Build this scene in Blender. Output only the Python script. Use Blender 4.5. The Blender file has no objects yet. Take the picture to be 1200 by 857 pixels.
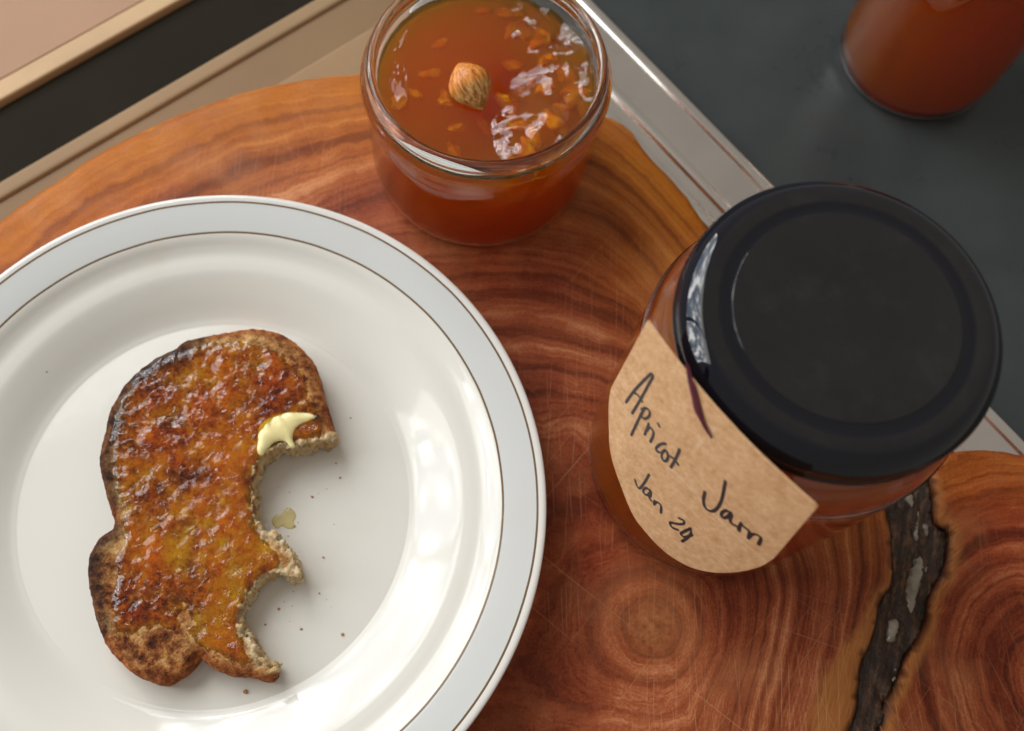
import bpy, bmesh, math, random
import numpy as np
from mathutils import Vector, Matrix, noise
from mathutils.geometry import delaunay_2d_cdt

random.seed(7); rng = np.random.default_rng(7)
S = bpy.context.scene
COL = S.collection
MM = 0.001
R_ = math.radians

# ------------------------------------------------------------------ camera
F, PITCH, ROLL, H = 1169.06, 1.21820, 0.027905, 379.95      # focal length in photo pixels, mm above the board
CX, CY = 517.0, 436.2                                       # where the optical axis meets the 1200 x 857 photo
cam = bpy.data.cameras.new("camera"); camo = bpy.data.objects.new("camera", cam); COL.objects.link(camo)
cam.sensor_width = 36; cam.lens = 36 * F / 1200
cam.shift_x = (600 - CX) / 1200; cam.shift_y = (CY - 428.5) / 1200
cam.clip_start = 0.01; cam.clip_end = 50
fw = Vector((0, math.cos(PITCH), -math.sin(PITCH))); up = Vector((0, math.sin(PITCH), math.cos(PITCH))); rt = Vector((1, 0, 0))
rt2 = rt * math.cos(ROLL) + up * math.sin(ROLL); up2 = -rt * math.sin(ROLL) + up * math.cos(ROLL)
m = Matrix((rt2, up2, -fw)).transposed().to_4x4(); m.translation = (0, 0, H * MM); camo.matrix_world = m
cam.dof.use_dof = True; cam.dof.focus_distance = 0.335; cam.dof.aperture_fstop = 36 * F / 1200 / 3.5
S.camera = camo

# ------------------------------------------------------------------ light
S.view_settings.view_transform = 'Standard'; S.view_settings.look = 'None'
S.view_settings.exposure = 0.0; S.view_settings.gamma = 1
W = bpy.data.worlds.new("World"); S.world = W; W.use_nodes = True
W.node_tree.nodes["Background"].inputs[0].default_value = (1.0, 0.94, 0.87, 1)
W.node_tree.nodes["Background"].inputs[1].default_value = 0.30
N2 = Vector((-0.62, 0.785, 0)).normalized(); T2 = Vector((0.785, 0.62, 0)).normalized()   # window wall: outward normal, along

def window_light(s0, s1, z0, z1, dist, L, seed):
    l = bpy.data.lights.new("window_daylight", 'AREA'); l.shape = 'RECTANGLE'
    l.size = (s1 - s0) * MM; l.size_y = (z1 - z0) * MM
    l.energy = L * math.pi * l.size * l.size_y
    l.color = (1, 1, 1)
    o = bpy.data.objects.new("window_daylight", l); COL.objects.link(o)
    x, y, z = T2, Vector((0, 0, 1)), N2          # lamp shines along its -Z, into the room
    mm = Matrix((x, y, z)).transposed().to_4x4()
    if mm.determinant() < 0: mm = Matrix((-x, y, z)).transposed().to_4x4()
    mm.translation = (N2 * dist + T2 * (s0 + s1) / 2 + Vector((0, 0, (z0 + z1) / 2))) * MM
    o.matrix_world = mm
    l.use_nodes = True; nt = l.node_tree; em = nt.nodes["Emission"]
    g = nt.nodes.new('ShaderNodeNewGeometry'); n = nt.nodes.new('ShaderNodeTexNoise'); r = nt.nodes.new('ShaderNodeValToRGB')
    n.inputs['Scale'].default_value = 5.0; n.inputs['Detail'].default_value = 4; n.noise_dimensions = '4D'; n.inputs['W'].default_value = seed
    cr = r.color_ramp; cr.elements.new(0.5)
    for e, (p, c) in zip(cr.elements, ((0.43, (0.42, 0.54, 0.72, 1)), (0.52, (1.3, 1.35, 1.4, 1)), (0.58, (4.0, 3.95, 3.85, 1)))):   # foliage, sky, sunlit cloud
        e.position = p; e.color = c
    sx = nt.nodes.new('ShaderNodeSeparateXYZ'); mr = nt.nodes.new('ShaderNodeMapRange'); mx = nt.nodes.new('ShaderNodeMix'); mx.data_type = 'RGBA'
    mr.inputs['From Min'].default_value = 0.58; mr.inputs['From Max'].default_value = 0.74
    mx.inputs[7].default_value = (1.0, 1.0, 0.96, 1)                                                        # even sky above the tree line
    nt.links.new(g.outputs['Parametric'], n.inputs['Vector']); nt.links.new(n.outputs['Fac'], r.inputs['Fac'])
    nt.links.new(g.outputs['Parametric'], sx.inputs[0]); nt.links.new(sx.outputs[1], mr.inputs['Value']); nt.links.new(mr.outputs[0], mx.inputs[0])
    nt.links.new(r.outputs['Color'], mx.inputs[6]); nt.links.new(mx.outputs[2], em.inputs['Color'])
    return o
WL = 3.15
window_light(-1340, -490, 257, 1745, 1000, WL, 1.0)
window_light(-435, 415, 257, 1745, 1000, WL, 2.0)

S.render.engine = 'CYCLES'
S.cycles.use_denoising = True; S.cycles.max_bounces = 36; S.cycles.transmission_bounces = 12; S.cycles.glossy_bounces = 6
S.cycles.transparent_max_bounces = 12; S.cycles.sample_clamp_indirect = 6.0; S.cycles.blur_glossy = 0.3; S.cycles.volume_bounces = 28

# ------------------------------------------------------------------ pixel -> place
def dirs(p):
    p = np.asarray(p, float).reshape(-1, 2); u = p[:, 0] - CX; v = CY - p[:, 1]
    c, s = math.cos(ROLL), math.sin(ROLL); u, v = c * u - s * v, s * u + c * v
    cp, sp = math.cos(PITCH), math.sin(PITCH)
    return np.stack([u / F, cp + v / F * sp, -sp + v / F * cp], 1)
def onz(p, z):
    d = dirs(p); t = (z - H) / d[:, 2]; return np.stack([d[:, 0] * t, d[:, 1] * t], 1)
def onplane(p, o, n):
    d = dirs(p); O = np.array([0, 0, H]); s = ((np.asarray(o) - O) @ n) / (d @ n); return O + d * s[:, None]
def zoompts(pts, origin, scale): return [(origin[0] + a / scale, origin[1] + b / scale) for a, b in pts]

# ------------------------------------------------------------------ helpers
def mesh(name, verts, faces, mat=None, parent=None, smooth=True, attrs=None, origin=(0, 0, 0)):
    me = bpy.data.meshes.new(name)
    v = (np.asarray(verts, float) - np.asarray(origin, float)) * MM
    me.from_pydata(v.tolist(), [], faces); me.update()
    if smooth: me.polygons.foreach_set("use_smooth", [True] * len(me.polygons))
    for k, a in (attrs or {}).items():
        at = me.attributes.new(k, 'FLOAT', 'POINT'); at.data.foreach_set("value", np.asarray(a, np.float32))
    if mat: me.materials.append(mat)
    o = bpy.data.objects.new(name, me); COL.objects.link(o)
    if parent is not None: o.parent = parent
    else: o.location = Vector(origin) * MM
    return o
def empty(name, loc, label, cat, group=None):
    o = bpy.data.objects.new(name, None); COL.objects.link(o); o.location = Vector(loc) * MM; o.empty_display_size = 0.02
    tag(o, label, cat, group); return o
def tag(o, label=None, cat=None, group=None, kind=None):
    if label: o["label"] = label
    if cat: o["category"] = cat
    if group: o["group"] = group
    if kind: o["kind"] = kind
    return o
def lathe(profile, seg=128, closed_ends=True):
    """profile of (r,z); r=0 at the ends becomes a pole."""
    vs, fs, rings = [], [], []
    for r, z in profile:
        if r < 1e-6: rings.append([len(vs)]); vs.append((0, 0, z))
        else:
            rings.append(list(range(len(vs), len(vs) + seg)))
            vs += [(r * math.cos(2 * math.pi * i / seg), r * math.sin(2 * math.pi * i / seg), z) for i in range(seg)]
    for a, b in zip(rings[:-1], rings[1:]):
        for i in range(seg):
            j = (i + 1) % seg
            if len(a) == 1 and len(b) == 1: continue
            if len(a) == 1: fs.append((a[0], b[j], b[i]))
            elif len(b) == 1: fs.append((a[i], a[j], b[0]))
            else: fs.append((a[i], a[j], b[j], b[i]))
    return vs, fs
def smooth_profile(pts, n=6):
    """Catmull-Rom through the profile points."""
    P = [np.array(p, float) for p in pts]; out = []
    for i in range(len(P) - 1):
        p0 = P[max(i - 1, 0)]; p1 = P[i]; p2 = P[i + 1]; p3 = P[min(i + 2, len(P) - 1)]
        for k in range(n):
            t = k / n
            q = 0.5 * ((2 * p1) + (-p0 + p2) * t + (2 * p0 - 5 * p1 + 4 * p2 - p3) * t * t + (-p0 + 3 * p1 - 3 * p2 + p3) * t ** 3)
            out.append((max(q[0], 0), q[1]))
    out.append(tuple(P[-1])); return out
def crv(pts, n=5, closed=True):
    P = [np.array(p, float) for p in pts]; L = len(P); out = []
    for i in range(L if closed else L - 1):
        if closed: p0, p1, p2, p3 = P[i - 1], P[i], P[(i + 1) % L], P[(i + 2) % L]
        else: p0, p1, p2, p3 = P[max(i - 1, 0)], P[i], P[i + 1], P[min(i + 2, L - 1)]
        for k in range(n):
            t = k / n
            out.append(0.5 * ((2 * p1) + (-p0 + p2) * t + (2 * p0 - 5 * p1 + 4 * p2 - p3) * t * t + (-p0 + 3 * p1 - 3 * p2 + p3) * t ** 3))
    if not closed: out.append(P[-1])
    return np.array(out)
def resample(poly, step):
    poly = np.asarray(poly); q = np.vstack([poly, poly[:1]]); d = np.r_[0, np.cumsum(np.hypot(*np.diff(q, axis=0).T))]
    n = max(8, int(d[-1] / step)); s = np.linspace(0, d[-1], n, endpoint=False)
    return np.stack([np.interp(s, d, q[:, 0]), np.interp(s, d, q[:, 1])], 1)
def segdist(P, poly, closed=True):
    P = np.asarray(P, float); A = np.asarray(poly, float); B = np.roll(A, -1, 0)
    if not closed: A, B = A[:-1], B[:-1]
    out = np.full(len(P), 1e9)
    for a, b in zip(A, B):
        ab = b - a; L = ab @ ab + 1e-12
        t = np.clip(((P - a) @ ab) / L, 0, 1); d = np.hypot(*(P - a - t[:, None] * ab).T); np.minimum(out, d, out)
    return out
def inside(P, poly):
    P = np.asarray(P, float); A = np.asarray(poly, float); B = np.roll(A, -1, 0); r = np.zeros(len(P), bool)
    for (x1, y1), (x2, y2) in zip(A, B):
        c = ((y1 > P[:, 1]) != (y2 > P[:, 1])); 
        with np.errstate(divide='ignore', invalid='ignore'): xi = (x2 - x1) * (P[:, 1] - y1) / (y2 - y1) + x1
        r ^= c & (P[:, 0] < xi)
    return r
def fill(poly, step, jitter=0.25, margin=0.45):
    """triangulated sheet inside a polygon: boundary points first, then a jittered inner grid."""
    poly = np.asarray(poly); lo, hi = poly.min(0), poly.max(0)
    gx, gy = np.meshgrid(np.arange(lo[0], hi[0], step), np.arange(lo[1], hi[1], step * 0.87))
    gx[1::2] += step / 2
    G = np.stack([gx.ravel(), gy.ravel()], 1) + rng.uniform(-jitter, jitter, (gx.size, 2)) * step
    G = G[inside(G, poly)]; G = G[segdist(G, poly) > margin * step]
    allp = np.vstack([poly, G]); n = len(poly)
    r = delaunay_2d_cdt([Vector(p) for p in allp.tolist()], [(i, (i + 1) % n) for i in range(n)], [list(range(n))], 1, 1e-5)
    return np.array([tuple(v) for v in r[0]]), [tuple(f) for f in r[2]], n
def slab(poly, z0, z1, step, zfun=None, bevel=0.0):
    """closed solid with a finely triangulated top and plain sides and bottom."""
    v, f, n = fill(poly, step)
    zt = np.full(len(v), z1) if zfun is None else zfun(v)
    top = np.c_[v, zt]; bot = np.c_[v[:n], np.full(n, z0)]; V = np.vstack([top, bot]); nb = len(v)
    a = sum(poly[i][0] * poly[(i + 1) % n][1] - poly[(i + 1) % n][0] * poly[i][1] for i in range(n))
    Fs = []
    for t in f:
        p = v[list(t)]; ar = (p[1][0] - p[0][0]) * (p[2][1] - p[0][1]) - (p[2][0] - p[0][0]) * (p[1][1] - p[0][1])
        Fs.append(t if ar > 0 else t[::-1])
    for i in range(n):
        j = (i + 1) % n; q = (i, nb + i, nb + j, j); Fs.append(q if a > 0 else q[::-1])
    Fs.append(tuple(range(nb + n - 1, nb - 1, -1)) if a > 0 else tuple(range(nb, nb + n)))
    return V, Fs
def nz(P, s, seed=0.0, oct=3):
    return np.array([noise.fractal(Vector((x * s + seed, y * s - seed, z * s + 2 * seed)), 1.0, 2.0, oct) for x, y, z in P])
def nz2(P, s, seed=0.0, oct=3):
    return np.array([noise.fractal(Vector((p[0] * s + seed, p[1] * s - seed, seed * 0.37)), 1.0, 2.0, oct) for p in P])

# ------------------------------------------------------------------ materials
class Mat:
    def __init__(s, name):
        s.m = bpy.data.materials.new(name); s.m.use_nodes = True; s.t = s.m.node_tree; s.b = s.t.nodes["Principled BSDF"]
    def n(s, kind, **kw):
        x = s.t.nodes.new('ShaderNode' + kind)
        for k, v in kw.items():
            if hasattr(x, k): setattr(x, k, v)
            else: x.inputs[k.replace('_', ' ')].default_value = v
        return x
    def l(s, a, b): s.t.links.new(a, b)
    def set(s, **kw):
        for k, v in kw.items(): s.b.inputs[k.replace('_', ' ')].default_value = v
    def coord(s, scale=(1, 1, 1), rot=(0, 0, 0), loc=(0, 0, 0)):
        c = s.n('TexCoord'); mp = s.n('Mapping'); mp.inputs['Rotation'].default_value = rot; mp.inputs['Location'].default_value = loc
        m2 = s.n('Mapping'); m2.inputs['Scale'].default_value = scale
        s.l(c.outputs['Object'], mp.inputs['Vector']); s.l(mp.outputs['Vector'], m2.inputs['Vector']); return m2.outputs['Vector']
    def scratches(s, ang, lx, ly, width, keep, seed):
        """straight hairlines: one per random cell of a rotated grid, each with its own offset and lean"""
        v = s.coord((1 / lx, 1 / ly, 1), (0, 0, ang), (seed, seed * 1.7, 0))
        x = s.n('SeparateXYZ'); s.l(v, x.inputs[0])
        fx, fy = s.math('FRACT', x.outputs[0]), s.math('FRACT', x.outputs[1])
        cb = s.n('CombineXYZ'); s.l(s.math('FLOOR', x.outputs[0]), cb.inputs[0]); s.l(s.math('FLOOR', x.outputs[1]), cb.inputs[1]); cb.inputs[2].default_value = seed
        w = s.n('TexWhiteNoise'); s.l(cb.outputs[0], w.inputs['Vector']); wc = s.n('SeparateColor'); s.l(w.outputs['Color'], wc.inputs[0])
        line = s.math('ADD', s.math('MULTIPLY', s.math('SUBTRACT', wc.outputs[0], 0.5), s.math('SUBTRACT', fx, 0.5)), s.math('ADD', 0.3, s.math('MULTIPLY', wc.outputs[1], 0.4)))
        d = s.math('MULTIPLY', s.math('ABSOLUTE', s.math('SUBTRACT', fy, line)), ly)
        a = s.math('SUBTRACT', 1.0, s.math('DIVIDE', d, width), clamp=True)
        ends = s.math('MULTIPLY', s.math('MULTIPLY', fx, s.math('SUBTRACT', 1.0, fx)), 5.0, clamp=True)
        return s.math('MULTIPLY', s.math('MULTIPLY', a, ends), s.math('MULTIPLY', s.math('LESS_THAN', w.outputs['Value'], keep), wc.outputs[2]))
    def noise(s, scale, detail=4, rough=0.55, vec=None, dist=0.0):
        x = s.n('TexNoise'); x.inputs['Scale'].default_value = scale; x.inputs['Detail'].default_value = detail; x.inputs['Roughness'].default_value = rough; x.inputs['Distortion'].default_value = dist
        s.l(vec if vec is not None else s.coord(), x.inputs['Vector']); return x.outputs['Fac']
    def math(s, op, a, b=None, c=None, clamp=False):
        x = s.n('Math'); x.operation = op; x.use_clamp = clamp
        for i, q in enumerate((a, b, c)):
            if q is None: continue
            if isinstance(q, (int, float)): x.inputs[i].default_value = q
            else: s.l(q, x.inputs[i])
        return x.outputs[0]
    def ramp(s, fac, stops, interp='LINEAR'):
        x = s.n('ValToRGB'); cr = x.color_ramp; cr.interpolation = interp
        while len(cr.elements) < len(stops): cr.elements.new(0.5)
        for e, (p, c) in zip(cr.elements, stops):
            e.position = p; e.color = (c, c, c, 1) if isinstance(c, (int, float)) else tuple(c) + (1,)
        s.l(fac, x.inputs['Fac']); return x.outputs['Color']
    def mix(s, fac, a, b, mode='MIX'):
        x = s.n('Mix'); x.data_type = 'RGBA'; x.blend_type = mode
        for i, q in ((0, fac), (6, a), (7, b)):
            if isinstance(q, (int, float)): x.inputs[i].default_value = q
            elif isinstance(q, tuple): x.inputs[i].default_value = q + (1,)
            else: s.l(q, x.inputs[i])
        return x.outputs[2]
    def attr(s, name):
        x = s.n('Attribute'); x.attribute_name = name; return x.outputs['Fac']
    def bump(s, h, strength=0.3, dist=0.001, normal=None):
        x = s.n('Bump'); x.inputs['Strength'].default_value = strength; x.inputs['Distance'].default_value = dist
        s.l(h, x.inputs['Height'])
        if normal is not None: s.l(normal, x.inputs['Normal'])
        return x.outputs['Normal']
    def out(s, color=None, rough=None, normal=None):
        if color is not None: s.l(color, s.b.inputs['Base Color'])
        if rough is not None: s.l(rough, s.b.inputs['Roughness'])
        if normal is not None: s.l(normal, s.b.inputs['Normal'])
        return s.m
def srgb(r, g, b):
    return tuple(((c / 255) / 12.92 if c / 255 <= 0.04045 else ((c / 255 + 0.055) / 1.055) ** 2.4) for c in (r, g, b))

def mat_wood():
    M = Mat("cedar_wood"); ring = M.attr('ring'); sap = M.attr('sap'); outer = M.attr('outer'); knot = M.attr('knot'); arc = M.attr('arc')
    w1 = M.noise(13, 4, 0.6); w2 = M.noise(70, 5, 0.65)
    r1 = M.math('ADD', ring, M.math('MULTIPLY', M.math('SUBTRACT', w1, 0.5), 14.0))
    r1 = M.math('ADD', r1, M.math('MULTIPLY', M.math('SUBTRACT', w2, 0.5), 5.0))
    def n1(freq, det=2):
        x = M.n('TexNoise'); x.noise_dimensions = '1D'; x.inputs['Scale'].default_value = 1.0; x.inputs['Detail'].default_value = det
        M.l(M.math('MULTIPLY', r1, freq), x.inputs['W']); return x.outputs['Fac']
    big, mid, fine = n1(0.05, 1), n1(0.16, 2), n1(0.62, 3)
    # grain drawn along the rings
    cb = M.n('CombineXYZ'); M.l(M.math('MULTIPLY', r1, 1.1), cb.inputs[0]); M.l(M.math('MULTIPLY', arc, 0.10), cb.inputs[1])
    grain = M.noise(1.0, 4, 0.65, cb.outputs[0])
    blot = M.noise(26, 5, 0.62); pore = M.noise(1100, 3, 0.7)
    f = M.math('MULTIPLY', big, 0.22)
    for t, k in ((mid, 0.19), (fine, 0.10), (grain, 0.19), (blot, 0.34)): f = M.math('ADD', f, M.math('MULTIPLY', t, k))
    f = M.math('ADD', f, M.math('MULTIPLY', M.math('SUBTRACT', pore, 0.5), 0.16))
    heart = M.ramp(f, [(0.37, srgb(78, 29, 14)), (0.47, srgb(126, 54, 28)), (0.56, srgb(164, 84, 48)), (0.68, srgb(212, 142, 98))])
    outerc = M.ramp(f, [(0.36, srgb(118, 54, 8)), (0.47, srgb(166, 88, 16)), (0.57, srgb(192, 112, 26)), (0.69, srgb(210, 136, 48))])
    c = M.mix(M.math('MULTIPLY', outer, M.math('ADD', 0.5, M.noise(20, 2), clamp=True), clamp=True), heart, outerc)
    line = M.ramp(mid, [(0.40, 1.0), (0.44, 0.0)])                       # thin dark late-wood lines
    c = M.mix(M.math('MULTIPLY', line, M.math('MULTIPLY', 0.42, blot)), c, srgb(74, 30, 14))
    red = M.ramp(M.noise(11, 3, 0.5, M.coord(loc=(0.3, 0.1, 0))), [(0.45, 0.0), (0.64, 0.8)])
    c = M.mix(M.math('MULTIPLY', red, M.math('SUBTRACT', 1.0, outer, clamp=True)), c, M.mix(1.0, c, (1.0, 0.66, 0.52), 'MULTIPLY'))
    worn = M.ramp(M.noise(17, 5, 0.65, M.coord(loc=(1.3, 0.7, 0))), [(0.52, 0.0), (0.72, 0.42)])
    c = M.mix(worn, c, srgb(186, 122, 78))
    c = M.mix(sap, c, M.ramp(grain, [(0.3, srgb(148, 82, 36)), (0.7, srgb(198, 130, 70))]))
    c = M.mix(M.attr('lip'), c, srgb(52, 24, 12))
    c = M.mix(M.math('MULTIPLY', knot, 0.6), c, M.ramp(M.noise(420, 5, 0.75), [(0.34, srgb(104, 54, 26)), (0.66, srgb(182, 122, 72))]))
    sc = None
    for a in ((0.62, 0.075, 0.009, 0.00030, 0.30, 0.1), (-0.95, 0.060, 0.008, 0.00028, 0.30, 1.3), (1.15, 0.085, 0.011, 0.00034, 0.30, 2.7), (1.62, 0.030, 0.0026, 0.00028, 0.45, 3.1), (1.52, 0.022, 0.0021, 0.00024, 0.45, 4.3), (2.2, 0.070, 0.010, 0.00032, 0.3, 5.9), (0.2, 0.05, 0.012, 0.0003, 0.25, 7.7)):
        s_ = M.scratches(*a); sc = s_ if sc is None else M.math('MAXIMUM', sc, s_)
    scm = M.math('MULTIPLY', M.math('MULTIPLY', sc, M.math('SUBTRACT', 1.0, M.math('MULTIPLY', outer, 0.85), clamp=True)), M.ramp(M.noise(12, 2), [(0.40, 0.06), (0.62, 1.0)]))
    c = M.mix(M.math('MULTIPLY', scm, 0.42), c, srgb(222, 172, 126))
    nrm = M.bump(scm, -0.3, 0.0005); nrm = M.bump(M.math('ADD', grain, M.math('MULTIPLY', pore, 0.9)), 0.22, 0.0006, nrm)
    M.set(Specular_IOR_Level=0.2)
    return M.out(c, M.ramp(M.noise(60, 3), [(0.3, 0.36), (0.7, 0.6)]), nrm)

def mat_bark():
    M = Mat("dark_bark"); a = M.noise(1, 5, 0.7, M.coord((420, 60, 200), (0, 0, 0.28))); b = M.noise(230, 4, 0.7)
    c = M.ramp(M.math('ADD', M.math('MULTIPLY', a, .7), M.math('MULTIPLY', b, .3)), [(0.36, srgb(30, 20, 14)), (0.5, srgb(66, 46, 32)), (0.64, srgb(122, 88, 62))])
    M.set(Specular_IOR_Level=0.4)
    return M.out(c, M.ramp(b, [(0.3, 0.35), (0.7, 0.7)]), M.bump(M.math('ADD', a, b), 0.8, 0.0012))
def mat_resin():
    M = Mat("grey_resin_filler"); a = M.noise(160, 4, 0.6)
    M.set(Specular_IOR_Level=0.5)
    return M.out(M.ramp(a, [(0.3, srgb(100, 92, 76)), (0.6, srgb(158, 148, 130))]), M.ramp(a, [(0.3, 0.2), (0.7, 0.5)]), M.bump(a, 0.4, 0.001))
def mat_steel(tint):
    M = Mat("brushed_steel"); a = M.noise(1, 3, 0.6, M.coord((30, 900, 30), (0, 0, -0.92))); b = M.noise(40, 3)
    M.set(Metallic=1.0)
    return M.out(M.ramp(b, [(0.3, tuple(x * 0.92 for x in tint)), (0.7, tint)]), M.math('ADD', 0.19, M.math('MULTIPLY', a, 0.10)))
def mat_bench():
    M = Mat("charcoal_benchtop"); a = M.noise(30, 4); b = M.noise(1400, 2, 0.6)
    c = M.ramp(a, [(0.3, srgb(55, 60, 60)), (0.7, srgb(63, 68, 67))])
    c = M.mix(M.ramp(b, [(0.70, 0.0), (0.74, 0.4)]), c, srgb(120, 122, 120))
    M.set(Specular_IOR_Level=0.4)
    return M.out(c, M.ramp(a, [(0.3, 0.26), (0.7, 0.36)]))
def mat_plain(name, col, rough=0.6, bscale=200, bstr=0.05, var=0.08, vscale=25):
    M = Mat(name); a = M.noise(vscale, 4)
    c = M.ramp(a, [(0.3, tuple(x * (1 - var) for x in col)), (0.7, tuple(min(1, x * (1 + var)) for x in col))])
    M.set(Roughness=rough); return M.out(c, None, M.bump(M.noise(bscale, 3), bstr, 0.001))
def mat_plate():
    M = Mat("speckled_glazed_stoneware"); c0 = M.n('TexCoord'); sp = M.n('SeparateXYZ'); M.l(c0.outputs['Object'], sp.inputs[0])
    r = M.math('SQRT', M.math('ADD', M.math('MULTIPLY', sp.outputs[0], sp.outputs[0]), M.math('MULTIPLY', sp.outputs[1], sp.outputs[1])))
    wob = M.math('MULTIPLY', M.math('SUBTRACT', M.noise(35, 3), 0.5), 0.0006)
    rr = M.math('ADD', M.math('MULTIPLY', M.math('ADD', r, wob), 1000 / 200.0), 0.0)     # 0..1 over 200 mm
    k = 1 / 200.0
    cream = srgb(229, 225, 214); grey = srgb(212, 212, 208); brown = srgb(112, 88, 60)
    col = M.ramp(rr, [(0, cream), (108.4 * k, brown), (109.15 * k, grey), (120.8 * k, brown), (121.45 * k, srgb(228, 224, 216))], 'CONSTANT')
    v = M.n('TexVoronoi'); v.inputs['Scale'].default_value = 75; M.l(M.coord(), v.inputs['Vector'])
    vc = M.n('SeparateColor'); M.l(v.outputs['Color'], vc.inputs[0])
    spot = M.math('MULTIPLY', M.math('LESS_THAN', v.outputs['Distance'], M.math('MULTIPLY', vc.outputs[1], 0.05)), M.math('GREATER_THAN', vc.outputs[0], 0.72))
    col = M.mix(M.math('MULTIPLY', spot, 0.7), col, srgb(110, 92, 74))
    stain = M.ramp(M.noise(28, 4, 0.6), [(0.62, 0.0), (0.8, 0.14)])
    col = M.mix(stain, col, srgb(206, 190, 160))
    M.set(Specular_IOR_Level=0.5)
    return M.out(col, M.ramp(M.noise(60, 3), [(0.3, 0.05), (0.75, 0.12)]), M.bump(M.noise(55, 3, 0.5), 0.04, 0.002))
def mat_glass():
    M = Mat("clear_glass"); M.set(Base_Color=(0.97, 0.99, 0.97, 1), Roughness=0.0, IOR=1.48, Transmission_Weight=1.0)
    return M.out(normal=M.bump(M.noise(45, 2), 0.03, 0.002))
def mat_jam(name, lo, hi, rad, rough=0.06, bump=0.5, bs=300, sss=1.0):
    M = Mat(name); a = M.noise(60, 3, 0.55); b = M.noise(bs, 2, 0.5); g = M.noise(bs * 4, 2, 0.5)
    c = M.ramp(a, [(0.32, lo), (0.66, hi)])
    v = M.n('TexVoronoi'); v.inputs['Scale'].default_value = 260; M.l(M.coord(), v.inputs['Vector'])
    c = M.mix(M.ramp(v.outputs['Distance'], [(0.05, 0.3), (0.14, 0.0)]), c, srgb(240, 170, 20))
    M.set(Subsurface_Weight=sss, Subsurface_Radius=(1.0, 0.32, 0.04), Subsurface_Scale=rad, Specular_IOR_Level=0.7, IOR=1.47)
    return M.out(c, M.math('ADD', rough, M.math('MULTIPLY', g, 0.05)), M.bump(b, bump, 0.0008) if bump else None)
def mat_lid():
    """glossy black enamel, dusty on the raised flats, groove and slope painted darker for their dim reflections"""
    M = Mat("black_enamel"); a = M.noise(38, 6, 0.65); b = M.noise(1500, 2); k = M.noise(9, 3)
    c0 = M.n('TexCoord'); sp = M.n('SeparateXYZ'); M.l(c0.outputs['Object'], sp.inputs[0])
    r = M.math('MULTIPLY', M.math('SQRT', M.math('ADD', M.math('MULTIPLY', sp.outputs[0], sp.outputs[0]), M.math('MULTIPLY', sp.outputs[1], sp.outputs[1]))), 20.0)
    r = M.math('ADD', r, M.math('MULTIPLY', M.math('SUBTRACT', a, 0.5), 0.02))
    flat = M.ramp(r, [(0.585, 1.0), (0.605, 0.0), (0.655, 0.0), (0.675, 0.9), (0.735, 0.7), (0.76, 0.0)])  # dust on the flats; darker reflections of groove and slope painted into the colour
    dust_sheen = M.math('MULTIPLY', flat, M.ramp(a, [(0.3, 0.55), (0.7, 1.0)]))
    c = M.mix(dust_sheen, (0.003, 0.003, 0.007), M.ramp(k, [(0.3, (0.013, 0.012, 0.011)), (0.7, (0.024, 0.021, 0.017))]))
    v = M.n('TexVoronoi'); v.inputs['Scale'].default_value = 110; M.l(M.coord(), v.inputs['Vector']); vc = M.n('SeparateColor'); M.l(v.outputs['Color'], vc.inputs[0])
    spk = M.math('MULTIPLY', M.math('LESS_THAN', v.outputs['Distance'], M.math('MULTIPLY', vc.outputs[1], 0.045)), M.math('GREATER_THAN', vc.outputs[0], 0.55))
    c = M.mix(M.math('MULTIPLY', spk, 0.4), c, (0.35, 0.35, 0.36))
    smg = M.ramp(M.noise(70, 6, 0.7, M.coord(loc=(2.1, 0, 0))), [(0.52, 0.0), (0.72, 0.5)])
    c = M.mix(M.math('MULTIPLY', smg, M.math('MULTIPLY', dust_sheen, 0.6)), c, (0.045, 0.042, 0.038))
    M.set(Specular_IOR_Level=0.5)
    return M.out(c, M.math('ADD', 0.03, M.math('MULTIPLY', dust_sheen, 0.13)), M.bump(M.noise(25, 2), 0.02, 0.002))
def mat_kraft():
    M = Mat("kraft_paper"); a = M.noise(230, 6, 0.8); b = M.noise(1, 3, 0.6, M.coord((500, 1200, 500), (0, 0, 0.4)))
    c = M.ramp(M.math('ADD', M.math('MULTIPLY', a, 0.7), M.math('MULTIPLY', b, 0.3)), [(0.32, srgb(196, 146, 100)), (0.5, srgb(222, 176, 130)), (0.68, srgb(240, 202, 158))])
    c = M.mix(M.attr('crease'), c, srgb(238, 208, 172))
    M.set(Roughness=0.8, Specular_IOR_Level=0.2); return M.out(c, None, M.bump(M.math('ADD', a, b), 0.12, 0.0005))
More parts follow.
